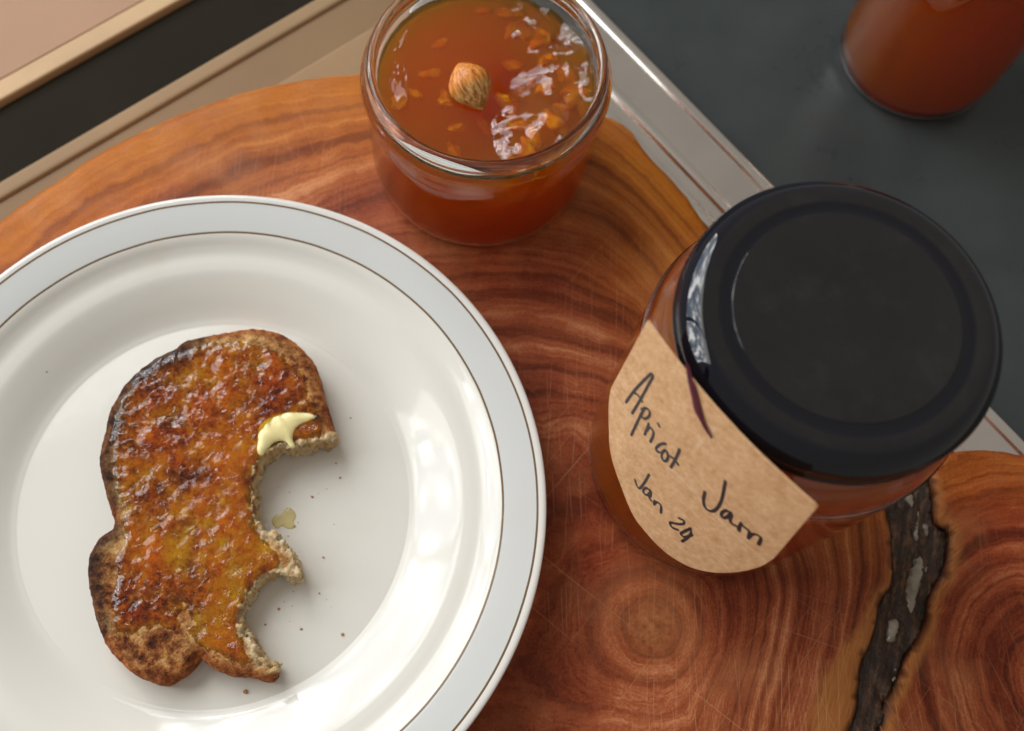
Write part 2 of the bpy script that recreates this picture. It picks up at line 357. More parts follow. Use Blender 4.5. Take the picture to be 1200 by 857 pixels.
def mat_bread():
    M = Mat("toasted_bread"); edge = M.attr('crust'); burn = M.attr('burn'); bite = M.attr('bite')
    a = M.noise(330, 5, 0.75); b = M.noise(75, 4, 0.65); p = M.noise(1100, 3, 0.7)
    f = M.math('ADD', M.math('MULTIPLY', a, 0.6), M.math('MULTIPLY', b, 0.4))
    pale = M.ramp(f, [(0.36, srgb(122, 62, 24)), (0.44, srgb(190, 126, 64)), (0.52, srgb(226, 176, 108)), (0.62, srgb(242, 216, 164))])
    deep = M.ramp(f, [(0.37, srgb(44, 17, 7)), (0.46, srgb(112, 54, 20)), (0.54, srgb(176, 112, 54)), (0.64, srgb(226, 186, 122))])
    pale_lift = M.ramp(f, [(0.35, srgb(150, 78, 30)), (0.43, srgb(226, 164, 90)), (0.52, srgb(250, 216, 150)), (0.62, srgb(253, 238, 204))])  # bread under the jam painted brighter to offset light lost in the glaze
    deep_lift = M.ramp(f, [(0.37, srgb(60, 24, 10)), (0.46, srgb(150, 78, 32)), (0.54, srgb(222, 158, 88)), (0.64, srgb(250, 220, 160))])
    top = M.mix(M.attr('soak'), M.mix(M.attr('roast'), pale, deep), M.mix(M.attr('roast'), pale_lift, deep_lift))
    crust = M.ramp(f, [(0.37, srgb(70, 32, 14)), (0.48, srgb(148, 76, 32)), (0.58, srgb(202, 130, 66)), (0.68, srgb(228, 174, 112))])
    crumb = M.ramp(f, [(0.34, srgb(164, 112, 60)), (0.46, srgb(218, 182, 130)), (0.60, srgb(240, 218, 178))])
    c = M.mix(edge, top, crust); 
    bb = M.math('MULTIPLY', burn, M.ramp(f, [(0.30, 1.0), (0.62, 0.62)]), clamp=True)
    c = M.mix(bb, c, srgb(26, 14, 10)); c = M.mix(bite, c, crumb)
    M.set(Roughness=0.75, Specular_IOR_Level=0.25, Subsurface_Weight=0.25, Subsurface_Radius=(1, 0.6, 0.3), Subsurface_Scale=0.002)
    return M.out(c, None, M.bump(M.math('ADD', a, M.math('MULTIPLY', p, 0.6)), 1.0, 0.0016))
def mat_spread():
    M = Mat("apricot_jam_spread"); dark = M.attr('dark'); thin = M.attr('thin')
    a = M.noise(150, 5, 0.65); b = M.noise(520, 4, 0.6); g = M.noise(1100, 3, 0.6)
    f = M.math('ADD', M.math('MULTIPLY', a, 0.62), M.math('MULTIPLY', b, 0.38))
    big = M.noise(42, 4, 0.6); grain = M.math('ADD', M.math('MULTIPLY', g, 0.6), M.math('MULTIPLY', b, 0.4))
    lightc = M.ramp(M.math('ADD', M.math('MULTIPLY', big, 0.5), M.math('MULTIPLY', grain, 0.5)), [(0.40, srgb(126, 48, 2)), (0.50, srgb(188, 96, 4)), (0.60, srgb(220, 142, 14))])
    darkc = M.ramp(M.math('ADD', M.math('MULTIPLY', big, 0.6), M.math('MULTIPLY', grain, 0.4)), [(0.40, srgb(36, 10, 3)), (0.49, srgb(94, 32, 2)), (0.60, srgb(164, 74, 4))])
    c = M.mix(dark, lightc, darkc)
    c = M.mix(M.math('MULTIPLY', M.attr('chunk'), 0.6), c, M.ramp(b, [(0.35, srgb(120, 62, 4)), (0.65, srgb(196, 132, 14))]))
    h = M.math('ADD', M.math('MULTIPLY', M.ramp(M.noise(260, 3, 0.5, None, 0.8), [(0.52, 0.0), (0.72, 1.0)]), 0.6), M.math('MULTIPLY', M.math('MULTIPLY', g, thin), 0.25))
    M.set(Roughness=0.03, Specular_IOR_Level=0.7, IOR=1.48, Subsurface_Weight=0.15, Subsurface_Radius=(1, 0.35, 0.05), Subsurface_Scale=0.002)
    return M.out(c, None, M.bump(h, 0.5, 0.0008))

def mat_gel(name, sig_s, sig_a, rough=0.02, bump=0.06, bs=160, bdist=0.0008, thin=False, ior=1.5):
    """clear fruit jelly: refracting skin over a volume that soaks up blue and green and scatters a little"""
    M = Mat(name)
    M.set(Base_Color=(1, 1, 1, 1), Roughness=rough, IOR=ior, Transmission_Weight=1.0, Specular_IOR_Level=0.6)
    if thin:
        h = M.math('ADD', M.math('MULTIPLY', M.ramp(M.noise(260, 3, 0.5, None, 0.8), [(0.55, 0.0), (0.72, 1.0)]), 0.6), M.math('MULTIPLY', M.noise(1000, 3, 0.6), M.math('MULTIPLY', M.attr('thin'), 0.3)))
    else: h = M.noise(bs, 3, 0.5)
    M.out(normal=M.bump(h, bump, bdist))
    a = M.n('VolumeAbsorption'); mx = max(sig_a); a.inputs['Color'].default_value = tuple(1 - x / mx for x in sig_a) + (1,); a.inputs['Density'].default_value = mx
    v = M.n('VolumeScatter'); v.inputs['Color'].default_value = (1, 1, 1, 1); v.inputs['Density'].default_value = sig_s; v.inputs['Anisotropy'].default_value = 0.3
    ad = M.n('AddShader'); M.l(a.outputs[0], ad.inputs[0]); M.l(v.outputs[0], ad.inputs[1])
    o = [n for n in M.t.nodes if n.type == 'OUTPUT_MATERIAL'][0]; M.l(ad.outputs[0], o.inputs['Volume'])
    return M.m
WOOD, BARK, RESIN = mat_wood(), mat_bark(), mat_resin()
STEEL = mat_steel((0.80, 0.74, 0.67)); BENCH = mat_bench()
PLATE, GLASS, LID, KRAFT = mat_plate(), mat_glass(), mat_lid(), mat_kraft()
JAM = mat_gel("apricot_jam", 80.0, (0.3, 52.0, 1600.0), 0.015, 0.07)
FRUIT = mat_jam("apricot_flesh", srgb(206, 112, 4), srgb(238, 160, 30), 0.004, 0.3, 0.1, 300)
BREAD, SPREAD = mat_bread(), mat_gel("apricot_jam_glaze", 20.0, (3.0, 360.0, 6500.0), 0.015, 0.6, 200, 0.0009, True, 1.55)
BUTTER = mat_plain("butter", srgb(246, 230, 168), 0.2, 200, 0.15, 0.05, 60); BUTTER.node_tree.nodes["Principled BSDF"].inputs['Subsurface Weight'].default_value = 0.5
BUTTER.node_tree.nodes["Principled BSDF"].inputs['Subsurface Scale'].default_value = 0.0015; BUTTER.node_tree.nodes["Principled BSDF"].inputs['Subsurface Radius'].default_value = (1, 0.85, 0.5)
SMEAR = mat_plain("butter_smear", srgb(240, 222, 150), 0.10, 300, 0.2, 0.05, 60); SMEAR.node_tree.nodes["Principled BSDF"].inputs["Alpha"].default_value = 0.42
INK = mat_plain("black_marker_ink", srgb(52, 42, 46), 0.5, 300, 0.05, 0.3, 300)
RIBBON = mat_plain("maroon_ribbon", srgb(92, 18, 44), 0.55, 1500, 0.3, 0.25, 500)
TIMBER = mat_plain("pale_timber_edging", srgb(198, 162, 118), 0.6, 120, 0.05, 0.08, 30)
SILL = mat_plain("pinkish_beige_paint", srgb(172, 134, 106), 0.75, 60, 0.03, 0.05, 10)
LEDGE = mat_plain("tan_laminate", srgb(152, 122, 86), 0.7, 80, 0.05, 0.1, 12)
LEDGE2 = mat_plain("brown_tan_laminate", srgb(134, 104, 70), 0.7, 80, 0.05, 0.1, 12)
TRACK = mat_plain("matt_black_track", srgb(38, 33, 24), 0.85, 200, 0.05, 0.1, 20); TRACK.node_tree.nodes["Principled BSDF"].inputs['Specular IOR Level'].default_value = 0.12

# ------------------------------------------------------------------ setting: benchtop, steel surround, window side
BZ = -28.0
def along(n1, n2):                       # frame coordinates: n1 along T2 (towards the slate bench), n2 along N2 (towards the window)
    return np.array([T2.x * n1 + N2.x * n2, T2.y * n1 + N2.y * n2])
def prism(name, a0, a1, b0, b1, z0, z1, mat, bev=0.0, parent=None):
    c = [along(a0, b0), along(a1, b0), along(a1, b1), along(a0, b1)]
    bm = bmesh.new(); vs = [bm.verts.new((p[0] * MM, p[1] * MM, z * MM)) for z in (z0, z1) for p in c]
    for f in ((3, 2, 1, 0), (4, 5, 6, 7), (0, 1, 5, 4), (1, 2, 6, 5), (2, 3, 7, 6), (3, 0, 4, 7)): bm.faces.new([vs[i] for i in f])
    if bev: bmesh.ops.bevel(bm, geom=bm.edges[:], offset=bev * MM, segments=3, profile=0.6, affect='EDGES')
    bmesh.ops.recalc_face_normals(bm, faces=bm.faces[:])
    me = bpy.data.meshes.new(name); bm.to_mesh(me); bm.free(); me.materials.append(mat)
    o = bpy.data.objects.new(name, me); COL.objects.link(o); o.parent = parent; return o
tag(prism("benchtop", 222, 1000, -700, 1000, BZ - 30, BZ - 5, BENCH), kind='structure')
fr = empty("steel_surround", (0, 0, BZ - 5), "brushed stainless steel trim with raised ridges let into the charcoal benchtop", "steel trim")
def fpart(name, *a, **k):
    o = prism(name, *a, **k); o.parent = fr; o.matrix_parent_inverse = Matrix.Translation(-fr.location); return o
fpart("steel_sheet", 222.5, 272.5, -600, 420, BZ - 4.9, BZ - 2.2, STEEL, bev=1.1)
fpart("outer_lip", 269.5, 275.5, -600.5, 420.5, BZ - 4.8, BZ - 0.9, STEEL, bev=1.9)
fpart("inner_ridge", 246, 252, -590, 196, BZ - 4.7, BZ - 0.4, STEEL, bev=2.4)
fpart("inner_ridge", 234, 241, -590, 184, BZ - 4.7, BZ - 0.2, STEEL, bev=2.4)
fpart("inner_ridge", 223, 252.5, 196, 202, BZ - 4.6, BZ - 0.5, STEEL, bev=2.4)
tag(prism("ledge", -900, 221.5, -700, 285.5, BZ - 30, BZ - 0.3, LEDGE, bev=1.6), kind='structure')
tag(prism("ledge_strip", -900, 221, 285.6, 308, BZ - 30, BZ - 2.2, LEDGE2, bev=0.6), "tan ledge strip between the wooden board and the dark window track", "ledge strip")
tag(prism("ledge_lip", -900, 221, 307.9, 317.3, BZ - 30, BZ - 0.5, LEDGE, bev=2.5), "pale tan rounded lip running along the dark window track", "ledge lip")
tag(prism("window_track", -900, 221, 317.4, 357, BZ - 30, BZ - 6, TRACK), "wide matt black window track behind the wooden board", "window track")
tag(prism("timber_edging", -900, 221, 358, 369, BZ - 30, BZ - 2, TIMBER, bev=1.5), "pale timber edging strip between the black window track and the sill", "edging")
tag(prism("window_sill", -900, 221, 370, 519, BZ - 30, BZ - 3, SILL), kind='structure')

# ------------------------------------------------------------------ wooden board
KN = onz([(765, 735)], 0)[0]; KN2 = onz([(1235, 800)], 0)[0]
crackL = onz([(1052, 540), (1042, 570), (1040.6, 592), (1047, 632), (1048, 666), (1046, 686), (1032, 710), (1026.6, 740), (1013.6, 773), (1008, 802.6), (1006, 832), (997, 857), (990, 890)], 0)
crackR = onz([(1089.4, 560), (1094, 581), (1094, 601), (1100, 616), (1111.6, 622), (1112, 640), (1106, 669), (1089.4, 699), (1087.6, 721), (1076.5, 747), (1061.7, 773), (1052.5, 799), (1037.7, 828), (1037, 847), (1018, 880)], 0)
outA = onz([(0, 258), (60, 215), (150, 160), (280, 108), (420, 85)], 0)
outB = onz([(718, 137), (760, 180), (800, 222), (830, 265)], 0)
outC = onz([(1096, 545), (1112, 532), (1135, 527), (1165, 527), (1200, 533)], 0)
main_edge = np.vstack([[(-262, 20), (-252, 90), (-228, 155)], outA, [(20, 284)], outB, [(132, 182), (150, 150), (160, 124)]])
mainE = crv(main_edge, 6, closed=False)
cl = crv(crackL, 5, closed=False); crr = crv(crackR, 5, closed=False)
tip = onz([(992, 925)], 0)
lobe = crv(np.vstack([outC, [(268, 104), (318, 60), (338, -10), (322, -80), (270, -140), (180, -172), (60, -178), (-80, -168), (-190, -118), (-245, -50)]]), 6, closed=False)
bpoly = np.vstack([mainE, cl[1:], tip, crr[::-1], lobe])
bpoly = resample(bpoly, 1.6)
ji = np.array([noise.noise(Vector((p[0] * .18, p[1] * .18, 3))) for p in bpoly])
cc = bpoly.mean(0); dd = bpoly - cc; bpoly = bpoly + dd / np.hypot(*dd.T)[:, None] * ji[:, None] * 0.5
crackpoly = np.vstack([cl, tip, crr[::-1]])
def board_z(v):
    d = segdist(v, bpoly); e = np.clip(1 - d / 3.0, 0, 1)
    return -1.6 * e * e + 0.12 * nz2(v, 0.03, 5, 2)
V, Fs = slab(bpoly, BZ, 0, 2.6, board_z)
XY = V[:, :2]
mainpoly = np.vstack([mainE, cl[1:], tip, [(150, -150), (0, -175), (-150, -140), (-245, -50)]])
ang = np.linspace(-math.pi, math.pi, 241)[:-1]
rad = []
for a in ang:
    d = np.array([math.cos(a), math.sin(a)]); best = 400
    for p, q in zip(mainpoly, np.roll(mainpoly, -1, 0)):
        e = q - p; den = d[0] * e[1] - d[1] * e[0]
        if abs(den) < 1e-9: continue
        w = p - KN; t = (w[0] * e[1] - w[1] * e[0]) / den; s = (w[0] * d[1] - w[1] * d[0]) / den
        if t > 0 and -0.001 <= s <= 1.001: best = min(best, t)
    rad.append(best)
rad = np.array(rad); ker = np.exp(-np.linspace(-2, 2, 13) ** 2); ker /= ker.sum()
rad = np.convolve(np.r_[rad[-6:], rad, rad[:6]], ker, 'valid')
dk = XY - KN; dist = np.hypot(*dk.T); th = np.arctan2(dk[:, 1], dk[:, 0])
Rout = np.interp(th, np.r_[ang, math.pi], np.r_[rad, rad[0]])
right = inside(XY, np.vstack([crr, [(150, -160), (330, -160), (345, 0), (300, 110)], outC[::-1]]))
blend = np.clip((dist - 10) / 70, 0, 1); dist_k = dist + 22 * (1 - np.exp(-dist / 14))
ringm = dist_k * (1 - blend) + blend * (dist / Rout * 190)
ringr = np.hypot((XY[:, 0] - KN2[0]) * 1.15, XY[:, 1] - KN2[1]) * 1.2 + 500
ring = np.where(right, ringr, ringm)
dcl = segdist(XY, cl, False); dcr = segdist(XY, crr, False)
wl = np.interp(XY[:, 1], np.sort(cl[:, 1]), 12 + 4 * np.sin(np.linspace(0, 9, len(cl)))) * np.clip(np.interp(XY[:, 1], [20, 50, 75], [1, 0.7, 0.12]), 0, 1)
sapv = np.where(right, np.clip((5 - dcr) / 1.6, 0, 1), np.clip((wl - dcl) / 1.8, 0, 1))
lip = np.clip((0.9 - np.minimum(dcl, dcr)) / 0.6, 0, 1)
dedge = segdist(XY, np.vstack([mainE]), False); dedge2 = segdist(XY, lobe, False)
outerv = np.where(right, np.clip(1 - dedge2 / 30, 0, 1) * 0.8, np.clip(1.15 - dedge / 62, 0, 1))
knotv = np.exp(-(dist / 11) ** 2)
board = empty("wooden_board", (0, 0, BZ), "reddish brown tree slice serving board with bark crack under plate and jars", "board")
def bpart(name, v, f, mat, attrs=None, smooth=True): 
    o = mesh(name, v, f, mat, board, smooth, attrs, origin=(0, 0, BZ)); return o
sl = bpart("slab", V, Fs, WOOD, dict(ring=ring, arc=np.where(right, np.arctan2(XY[:, 1] - KN2[1], XY[:, 0] - KN2[0]) % 6.2832, th % 6.2832) * 60, sap=sapv, lip=lip, outer=outerv, knot=knotv))
# bark inclusion filling the crack, a little sunk
bk = resample(crackpoly, 1.8); cen = bk.mean(0)
def bark_z(v):
    return -2.2 + 1.3 * nz2(np.c_[v[:, 0] * 2.0 + v[:, 1] * .5, v[:, 1] * 0.45], 0.16, 9, 4) + 0.7 * nz2(v, 0.5, 2, 3)
vb, fb = slab(bk, BZ + 1, -2, 1.3, bark_z)
bpart("bark", vb, fb, BARK)
def blob(name, pix, z0, z1, mat, adder, step=1.2, rough=0.5, zz=0.0):
    p = resample(crv(onz(pix, zz), 4), step * 0.8); p = p + rng.normal(0, rough * 0.3, p.shape)
    def zf(v):
        d = segdist(v, p); return z1 + 0.5 * nz2(v, 0.3, 4, 2) - np.clip(1 - d / 1.6, 0, 1) ** 2 * (z1 - z0) * 0.8
    v, f = slab(p, z0, z1, step, zf); return adder(name, v, f, mat)
for pix in ([(1060, 580), (1072, 575), (1076, 590), (1070, 597), (1064, 590)], [(1082, 612), (1092, 611), (1093, 626), (1086, 629), (1082, 620)],
            [(1075, 650), (1084, 652), (1088, 668), (1082, 690), (1074, 720), (1064, 718), (1063, 695), (1066, 672)], [(1046, 726), (1058, 727), (1054, 750), (1041, 752)],
            [(1076, 598), (1082, 602), (1080, 640), (1074, 636)], [(1056, 690), (1062, 694), (1060, 712), (1055, 708)], [(1050, 785), (1056, 782), (1054, 800), (1048, 803)], [(1086, 660), (1092, 664), (1089, 676), (1084, 674)]):
    blob("resin_patch", pix, -4.5, -0.9, RESIN, bpart)

# ------------------------------------------------------------------ plate
PX, PY = -84.92, 81.71
prof = smooth_profile([(0, 5.0), (40, 5.0), (70, 5.05), (75, 5.3), (79, 7.2), (86, 12.0), (92.5, 16.0), (96, 17.2), (100, 18.0), (103, 19.6), (106, 21.9), (108.5, 23.1), (114, 24.7), (119.5, 26.0), (121.8, 26.6), (123.0, 26.3), (123.3, 25.4)], 6)
prof += smooth_profile([(123.3, 25.4), (122.2, 24.0), (116, 22), (104, 16.5), (94, 11.5), (82, 3.0), (76, 0.6), (72, 0.0), (70, 0.0), (68.5, 1.6), (0, 2.0)], 4)[1:]
prof = [(r if r < 72 else 72 + (r - 72) * 1.03, z if z < 5 else 5 + (z - 5) * 0.78) for r, z in prof]
pv, pf = lathe(prof, 240)
plate = mesh("plate", np.array(pv) + [PX, PY, 0], pf, PLATE, None, True, None, origin=(PX, PY, 0))
tag(plate, "cream stoneware plate with grey band and thin brown rings holding the toast", "plate")
bm = bmesh.new(); bm.from_mesh(plate.data); bmesh.ops.recalc_face_normals(bm, faces=bm.faces[:]); bm.to_mesh(plate.data); bm.free()

# ------------------------------------------------------------------ toast
TZ0, TZ1 = 5.3, 18.5
tz = lambda pts: zoompts(pts, (80, 370), 1.906)
out_px = tz([(285,62),(330,52),(385,42),(430,38),(480,50),(520,75),(548,105),(562,140),(572,180),(585,225),(597,262),(604,274),
 (592,284),(575,288),(558,286),(545,294),(522,294),(505,303),(482,298),(462,308),(447,314),(434,333),(422,352),(413,375),(418,402),(424,430),(420,455),(430,480),(450,492),(468,488),(480,508),(500,530),(515,552),(520,580),(505,592),(480,583),(455,578),(435,588),(420,605),(405,622),(395,645),(386,670),(392,700),(410,720),(420,745),(432,764),(455,770),(468,785),
 (460,805),(445,816),(425,812),(400,805),(370,805),(340,795),(318,785),(300,770),(292,756),(285,770),(270,790),(250,805),(225,820),(205,825),(175,815),(145,800),(120,780),(95,750),(75,715),(60,670),(52,625),(46,580),(48,550),(58,520),(75,495),(98,482),(106,470),(100,440),(88,400),(78,360),(76,320),(85,280),(92,250),(100,220),(115,195),(130,170),(150,145),(180,120),(210,100),(245,85),(258,72)])
bite_rng = (11, 48)
toast_xy = onz(out_px, 15.0)
tpoly = resample(crv(toast_xy, 4), 1.0)
bsel = segdist(tpoly, crv(toast_xy[bite_rng[0]:bite_rng[1]], 3, closed=False), False) < 0.6
tpoly = tpoly + bsel[:, None] * np.stack([nz2(tpoly, 0.28, 51, 3), nz2(tpoly, 0.28, 77, 3)], 1) * 1.5
bitexy = crv(toast_xy[bite_rng[0]:bite_rng[1]], 3, closed=False)
tc = tpoly.mean(0)
toast = empty("toast_slice", (tc[0], tc[1], TZ0), "bitten slice of toast spread with apricot jam and a curl of butter", "toast")
TO = (tc[0], tc[1], TZ0)
raw = slab(tpoly, TZ0, TZ1, 3.0)
tmp = mesh("toast_raw", raw[0], raw[1], None)
md = tmp.modifiers.new("r", 'REMESH'); md.mode = 'VOXEL'; md.voxel_size = 0.75 * MM; md.use_smooth_shade = True
me = bpy.data.meshes.new_from_object(tmp.evaluated_get(bpy.context.evaluated_depsgraph_get()))
bpy.data.objects.remove(tmp)
co = np.empty(len(me.vertices) * 3); me.vertices.foreach_get("co", co); co = co.reshape(-1, 3) / MM
no = np.empty(len(me.vertices) * 3); me.vertex_normals.foreach_get("vector", no); no = no.reshape(-1, 3)
polys = [tuple(p.vertices) for p in me.polygons]; bpy.data.meshes.remove(me)
ed = segdist(co[:, :2], tpoly); bd = segdist(co[:, :2], bitexy, False)
hz = np.clip((co[:, 2] - TZ0) / (TZ1 - TZ0), 0, 1)
isb = np.clip((2.2 - (bd - ed)) / 1.2, 0, 1) * np.clip((3.5 - ed) / 1.5, 0, 1)
n_a = nz(co, 0.28, 1, 4); n_b = nz(co, 1.1, 4, 3); n_c = nz(co, 0.09, 7, 2)
disp = 0.35 * n_a + 0.22 * n_b + 0.25 * n_c
pore = np.zeros(len(co))
for q in np.where(isb > 0.05)[0]:
    dv = noise.voronoi(Vector(co[q]) * 0.42)[0][0]; dw = noise.voronoi(Vector(co[q]) * 0.9 + Vector((5, 5, 5)))[0][0]; pore[q] = max(0, 0.5 - dv) * 3.4 + max(0, 0.42 - dw) * 1.5
disp = disp + isb * (1.3 * n_a + 0.9 * n_b - 0.2 - pore)
side = np.clip(1 - np.abs(no[:, 2]) * 1.3, 0, 1)
co = co + no * disp[:, None]
rim = np.clip(1 - ed / 4.5, 0, 1) * (1 - isb)
co[:, 2] -= rim ** 2 * 2.4 * (hz > 0.5)
N2xy = np.array([N2.x, N2.y]); co[:, 2] += 0.06 * ((co[:, :2] - tc) @ N2xy) * np.clip(hz * 1.4 - 0.3, 0, 1)
def topz(xy):                                   # same undulation for things lying on the bread
    P3 = np.c_[xy, np.full(len(xy), TZ1)]; return TZ1 + 0.35 * nz(P3, 0.28, 1, 4) + 0.25 * nz(P3, 0.09, 7, 2) + 0.06 * ((xy - tc) @ N2xy)
def near(px, r, P): 
    out = np.zeros(len(P))
    for (x, y, rr) in px:
        c = onz(tz([(x, y)]), 15)[0]; out = np.maximum(out, np.exp(-(np.hypot(*(P - c).T) / rr) ** 2))
    return out
burn_spots = [(85, 330, 14), (95, 260, 15), (115, 190, 15), (155, 135, 14), (215, 95, 11), (270, 68, 8), (60, 545, 12), (80, 500, 8), (82, 400, 8), (52, 610, 8), (70, 690, 5)]
burn = np.clip(1.7 * near(burn_spots, 1, co[:, :2]), 0, 1) * np.clip((8 - ed) / 4, 0, 1)
crust = np.clip((4.5 - ed) / 3, 0, 1) * (1 - isb)
jam_px = tz([(262,84),(300,72),(345,66),(400,60),(440,72),(490,92),(520,118),(542,160),(556,210),(570,250),(560,272),(520,280),(480,286),(440,302),(424,340),(410,380),(416,440),(420,480),(450,505),(470,530),(475,560),(445,572),(412,602),(390,650),(380,700),(398,740),(410,775),(375,775),(335,760),(300,745),(275,728),(240,712),(205,715),(170,742),(138,738),(110,705),(96,655),(104,600),(104,550),(122,520),(126,470),(114,420),(101,360),(98,300),(107,250),(124,200),(155,147),(208,102)])
dark_spots = [(120, 300, 14), (170, 170, 16), (240, 110, 12), (480, 150, 16), (530, 200, 12), (460, 200, 10), (130, 640, 12), (200, 640, 12), (280, 350, 9), (250, 260, 11), (180, 420, 9), (280, 640, 8), (110, 740, 9), (200, 790, 10), (350, 790, 8), (90, 600, 9), (210, 750, 13), (290, 790, 8)]
roast = np.clip(near(dark_spots, 1, co[:, :2]) + 0.45 * nz2(co[:, :2], 0.12, 6, 3) + 0.1, 0, 1)
jq = resample(crv(onz(jam_px, 17.5), 4), 2.0); soak = np.clip(segdist(co[:, :2], jq) / 3, 0, 1) * inside(co[:, :2], jq)  # where the bread colour is brightened beneath the jam
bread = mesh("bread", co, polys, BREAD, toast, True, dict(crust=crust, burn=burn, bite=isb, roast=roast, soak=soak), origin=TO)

jp = resample(crv(onz(jam_px, 17.5), 4), 0.8)
jp = jp + np.stack([nz2(jp, 0.25, 3, 3), nz2(jp, 0.25, 8, 3)], 1) * 1.6
v, f, n = fill(jp, 0.62, 0.3)
d = segdist(v, jp); dt_ = segdist(v, tpoly)
thin = near([(330, 420, 17), (370, 480, 14), (300, 480, 16), (440, 540, 10), (350, 380, 12), (390, 590, 9), (340, 660, 8)], 1, v)
dark = np.clip(near([(120, 300, 14), (170, 170, 16), (240, 110, 12), (480, 150, 16), (530, 200, 12), (460, 200, 10), (130, 640, 12), (200, 640, 14), (280, 350, 12), (250, 260, 14), (180, 420, 9), (280, 640, 9)], 1, v) + 0.5 * nz2(v, 0.12, 6, 3), 0, 1)
bare = near([(255, 672, 5), (190, 715, 5), (150, 735, 4), (240, 715, 5), (270, 700, 4), (520, 105, 3)], 1, v) * np.clip(0.75 + nz2(v, 0.22, 41, 3), 0, 1.3)
bdv = segdist(v, bitexy, False); wd = np.where(bdv < 7, 2.0, 2.8)
h = np.clip(d / wd, 0, 1) ** 0.6 * (1.35 - 0.28 * thin) + 0.45 * nz2(v, 0.09, 23, 2) - 1.6 * bare
chunk = near([(205, 215, 3.0), (165, 180, 3.4), (190, 290, 2.6), (300, 200, 3.2), (250, 330, 2.4), (225, 600, 3.0), (160, 560, 2.4), (360, 130, 3.0), (330, 560, 2.6), (460, 260, 2.2)], 1, v)
sstep = lambda t, a, b: (lambda q: q * q * (3 - 2 * q))(np.clip((t - a) / (b - a), 0, 1))
patch = np.clip(nz2(v, 0.045, 31, 2) * 1.2 + 0.45, 0.15, 1)
def lean(fr, seed, oc, kk):                     # lumps that lean towards the window side
    n0 = nz2(v, fr, seed, oc); return nz2(v - N2xy * (kk * n0)[:, None], fr, seed, oc)
bumps = patch * (0.85 * lean(0.13, 11, 2, 2.2) + 0.34 * lean(0.30, 2, 2, 1.1) + 0.12 * lean(0.66, 5, 2, 0.5)) + 0.2 * nz2(v, 0.07, 17, 1)
zc = v - onz(tz([(275, 190)]), 19)[0]
z = topz(v) - 0.5 + h + 0.45 * chunk - 0.08 * (zc @ N2xy) * np.exp(-(np.hypot(*zc.T) / 10) ** 2) + bumps * np.clip(d / 1.5, 0, 1) * (1 - 0.35 * thin) - np.clip(1 - dt_ / 3.5, 0, 1) ** 2 * 1.4
fl = []
for t in f:
    p = v[list(t)]; ar = (p[1][0] - p[0][0]) * (p[2][1] - p[0][1]) - (p[2][0] - p[0][0]) * (p[1][1] - p[0][1]); fl.append(t if ar > 0 else t[::-1])
mesh("jam_spread", np.c_[v, z], fl, SPREAD, toast, True, dict(dark=dark, thin=thin, chunk=chunk), origin=TO)
but_px = tz([(420, 300), (422, 270), (428, 245), (445, 230), (475, 218), (510, 214), (540, 218), (552, 226), (535, 236), (515, 245), (505, 257), (500, 275), (506, 290), (496, 293), (485, 280), (470, 278), (455, 284), (445, 296), (430, 311)])
bp = resample(crv(onz(but_px, 20.0), 4), 0.7)
def bz(v):
    d = segdist(v, bp); return 18.9 + 0.06 * ((v - tc) @ N2xy) + 1.1 * (1 - np.exp(-d / 1.6)) + 0.18 * nz2(v, 0.2, 13, 2) + 0.5 * nz2(np.c_[v[:, 0] + v[:, 1], v[:, 1] * .3], 0.25, 3, 2)
v, f = slab(bp, 18.2, 19, 0.7, bz)
mesh("butter_curl", v, f, BUTTER, toast, True, None, origin=TO)

# butter smear and crumbs on the plate
def loose(name, v, f, mat, org): return mesh(name, v, f, mat, None, True, None, origin=org)
sp = resample(crv(onz(tz([(454, 462), (462, 446), (476, 443), (486, 430), (500, 432), (509, 446), (503, 462), (508, 472), (492, 477), (478, 470), (466, 476)]), 5.2), 4), 0.7)
so = sp.mean(0)
v, f = slab(sp, 5.06, 5.2, 0.8, lambda q: 5.15 + 0.35 * (1 - np.exp(-segdist(q, sp) / 1.5)) + 0.1 * nz2(q, 0.5, 2, 2))
tag(loose("butter_smear", v, f, SMEAR, (so[0], so[1], 5.06)), "thin yellow butter smear on the plate beside the bitten edge", "smear")
CR = mat_plain("toast_crumb", srgb(184, 132, 84), 0.8, 900, 0.4, 0.45, 400)
for i, (x, y, s) in enumerate([(396, 840, 1.0), (612, 712, 0.7), (536, 10, 0.8), (470, 655, 0.6), (505, 470, .5), (545, 405, .5), (440, 690, .5), (570, 540, .5), (560, 620, .4), (520, 700, .5), (607, 362, .5), (450, 330, 0.6), (598, 330, .4)] + [(rng.uniform(440, 600), rng.uniform(330, 700), rng.uniform(0.16, 0.34)) for _ in range(16)]):
    c = onz(tz([(x, y)]), 5.4)[0]; r = 0.72 * s
    bm = bmesh.new(); bmesh.ops.create_icosphere(bm, subdivisions=2, radius=1)
    vv = []
    for q in bm.verts:
        k = 1 + 0.45 * noise.noise(q.co * 1.7 + Vector((i * 3.1, 0, 0))); vv.append((c[0] + q.co.x * r * k * 1.25, c[1] + q.co.y * r * k, 5.05 + r * 0.55 + q.co.z * r * 0.6 * k))
    ff = [tuple(q.index for q in p.verts) for p in bm.faces]; bm.free()
    tag(loose("toast_crumb", vv, ff, CR, (c[0], c[1], 5.0)), "tiny brown toast crumb lying on the cream plate", "crumb", "crumbs on the plate")

# ------------------------------------------------------------------ jars
def fix(o):
    bm = bmesh.new(); bm.from_mesh(o.data); bmesh.ops.recalc_face_normals(bm, faces=bm.faces[:]); bm.to_mesh(o.data); bm.free(); return o
def at(vs, o): return np.array(vs, float) + np.array(o)
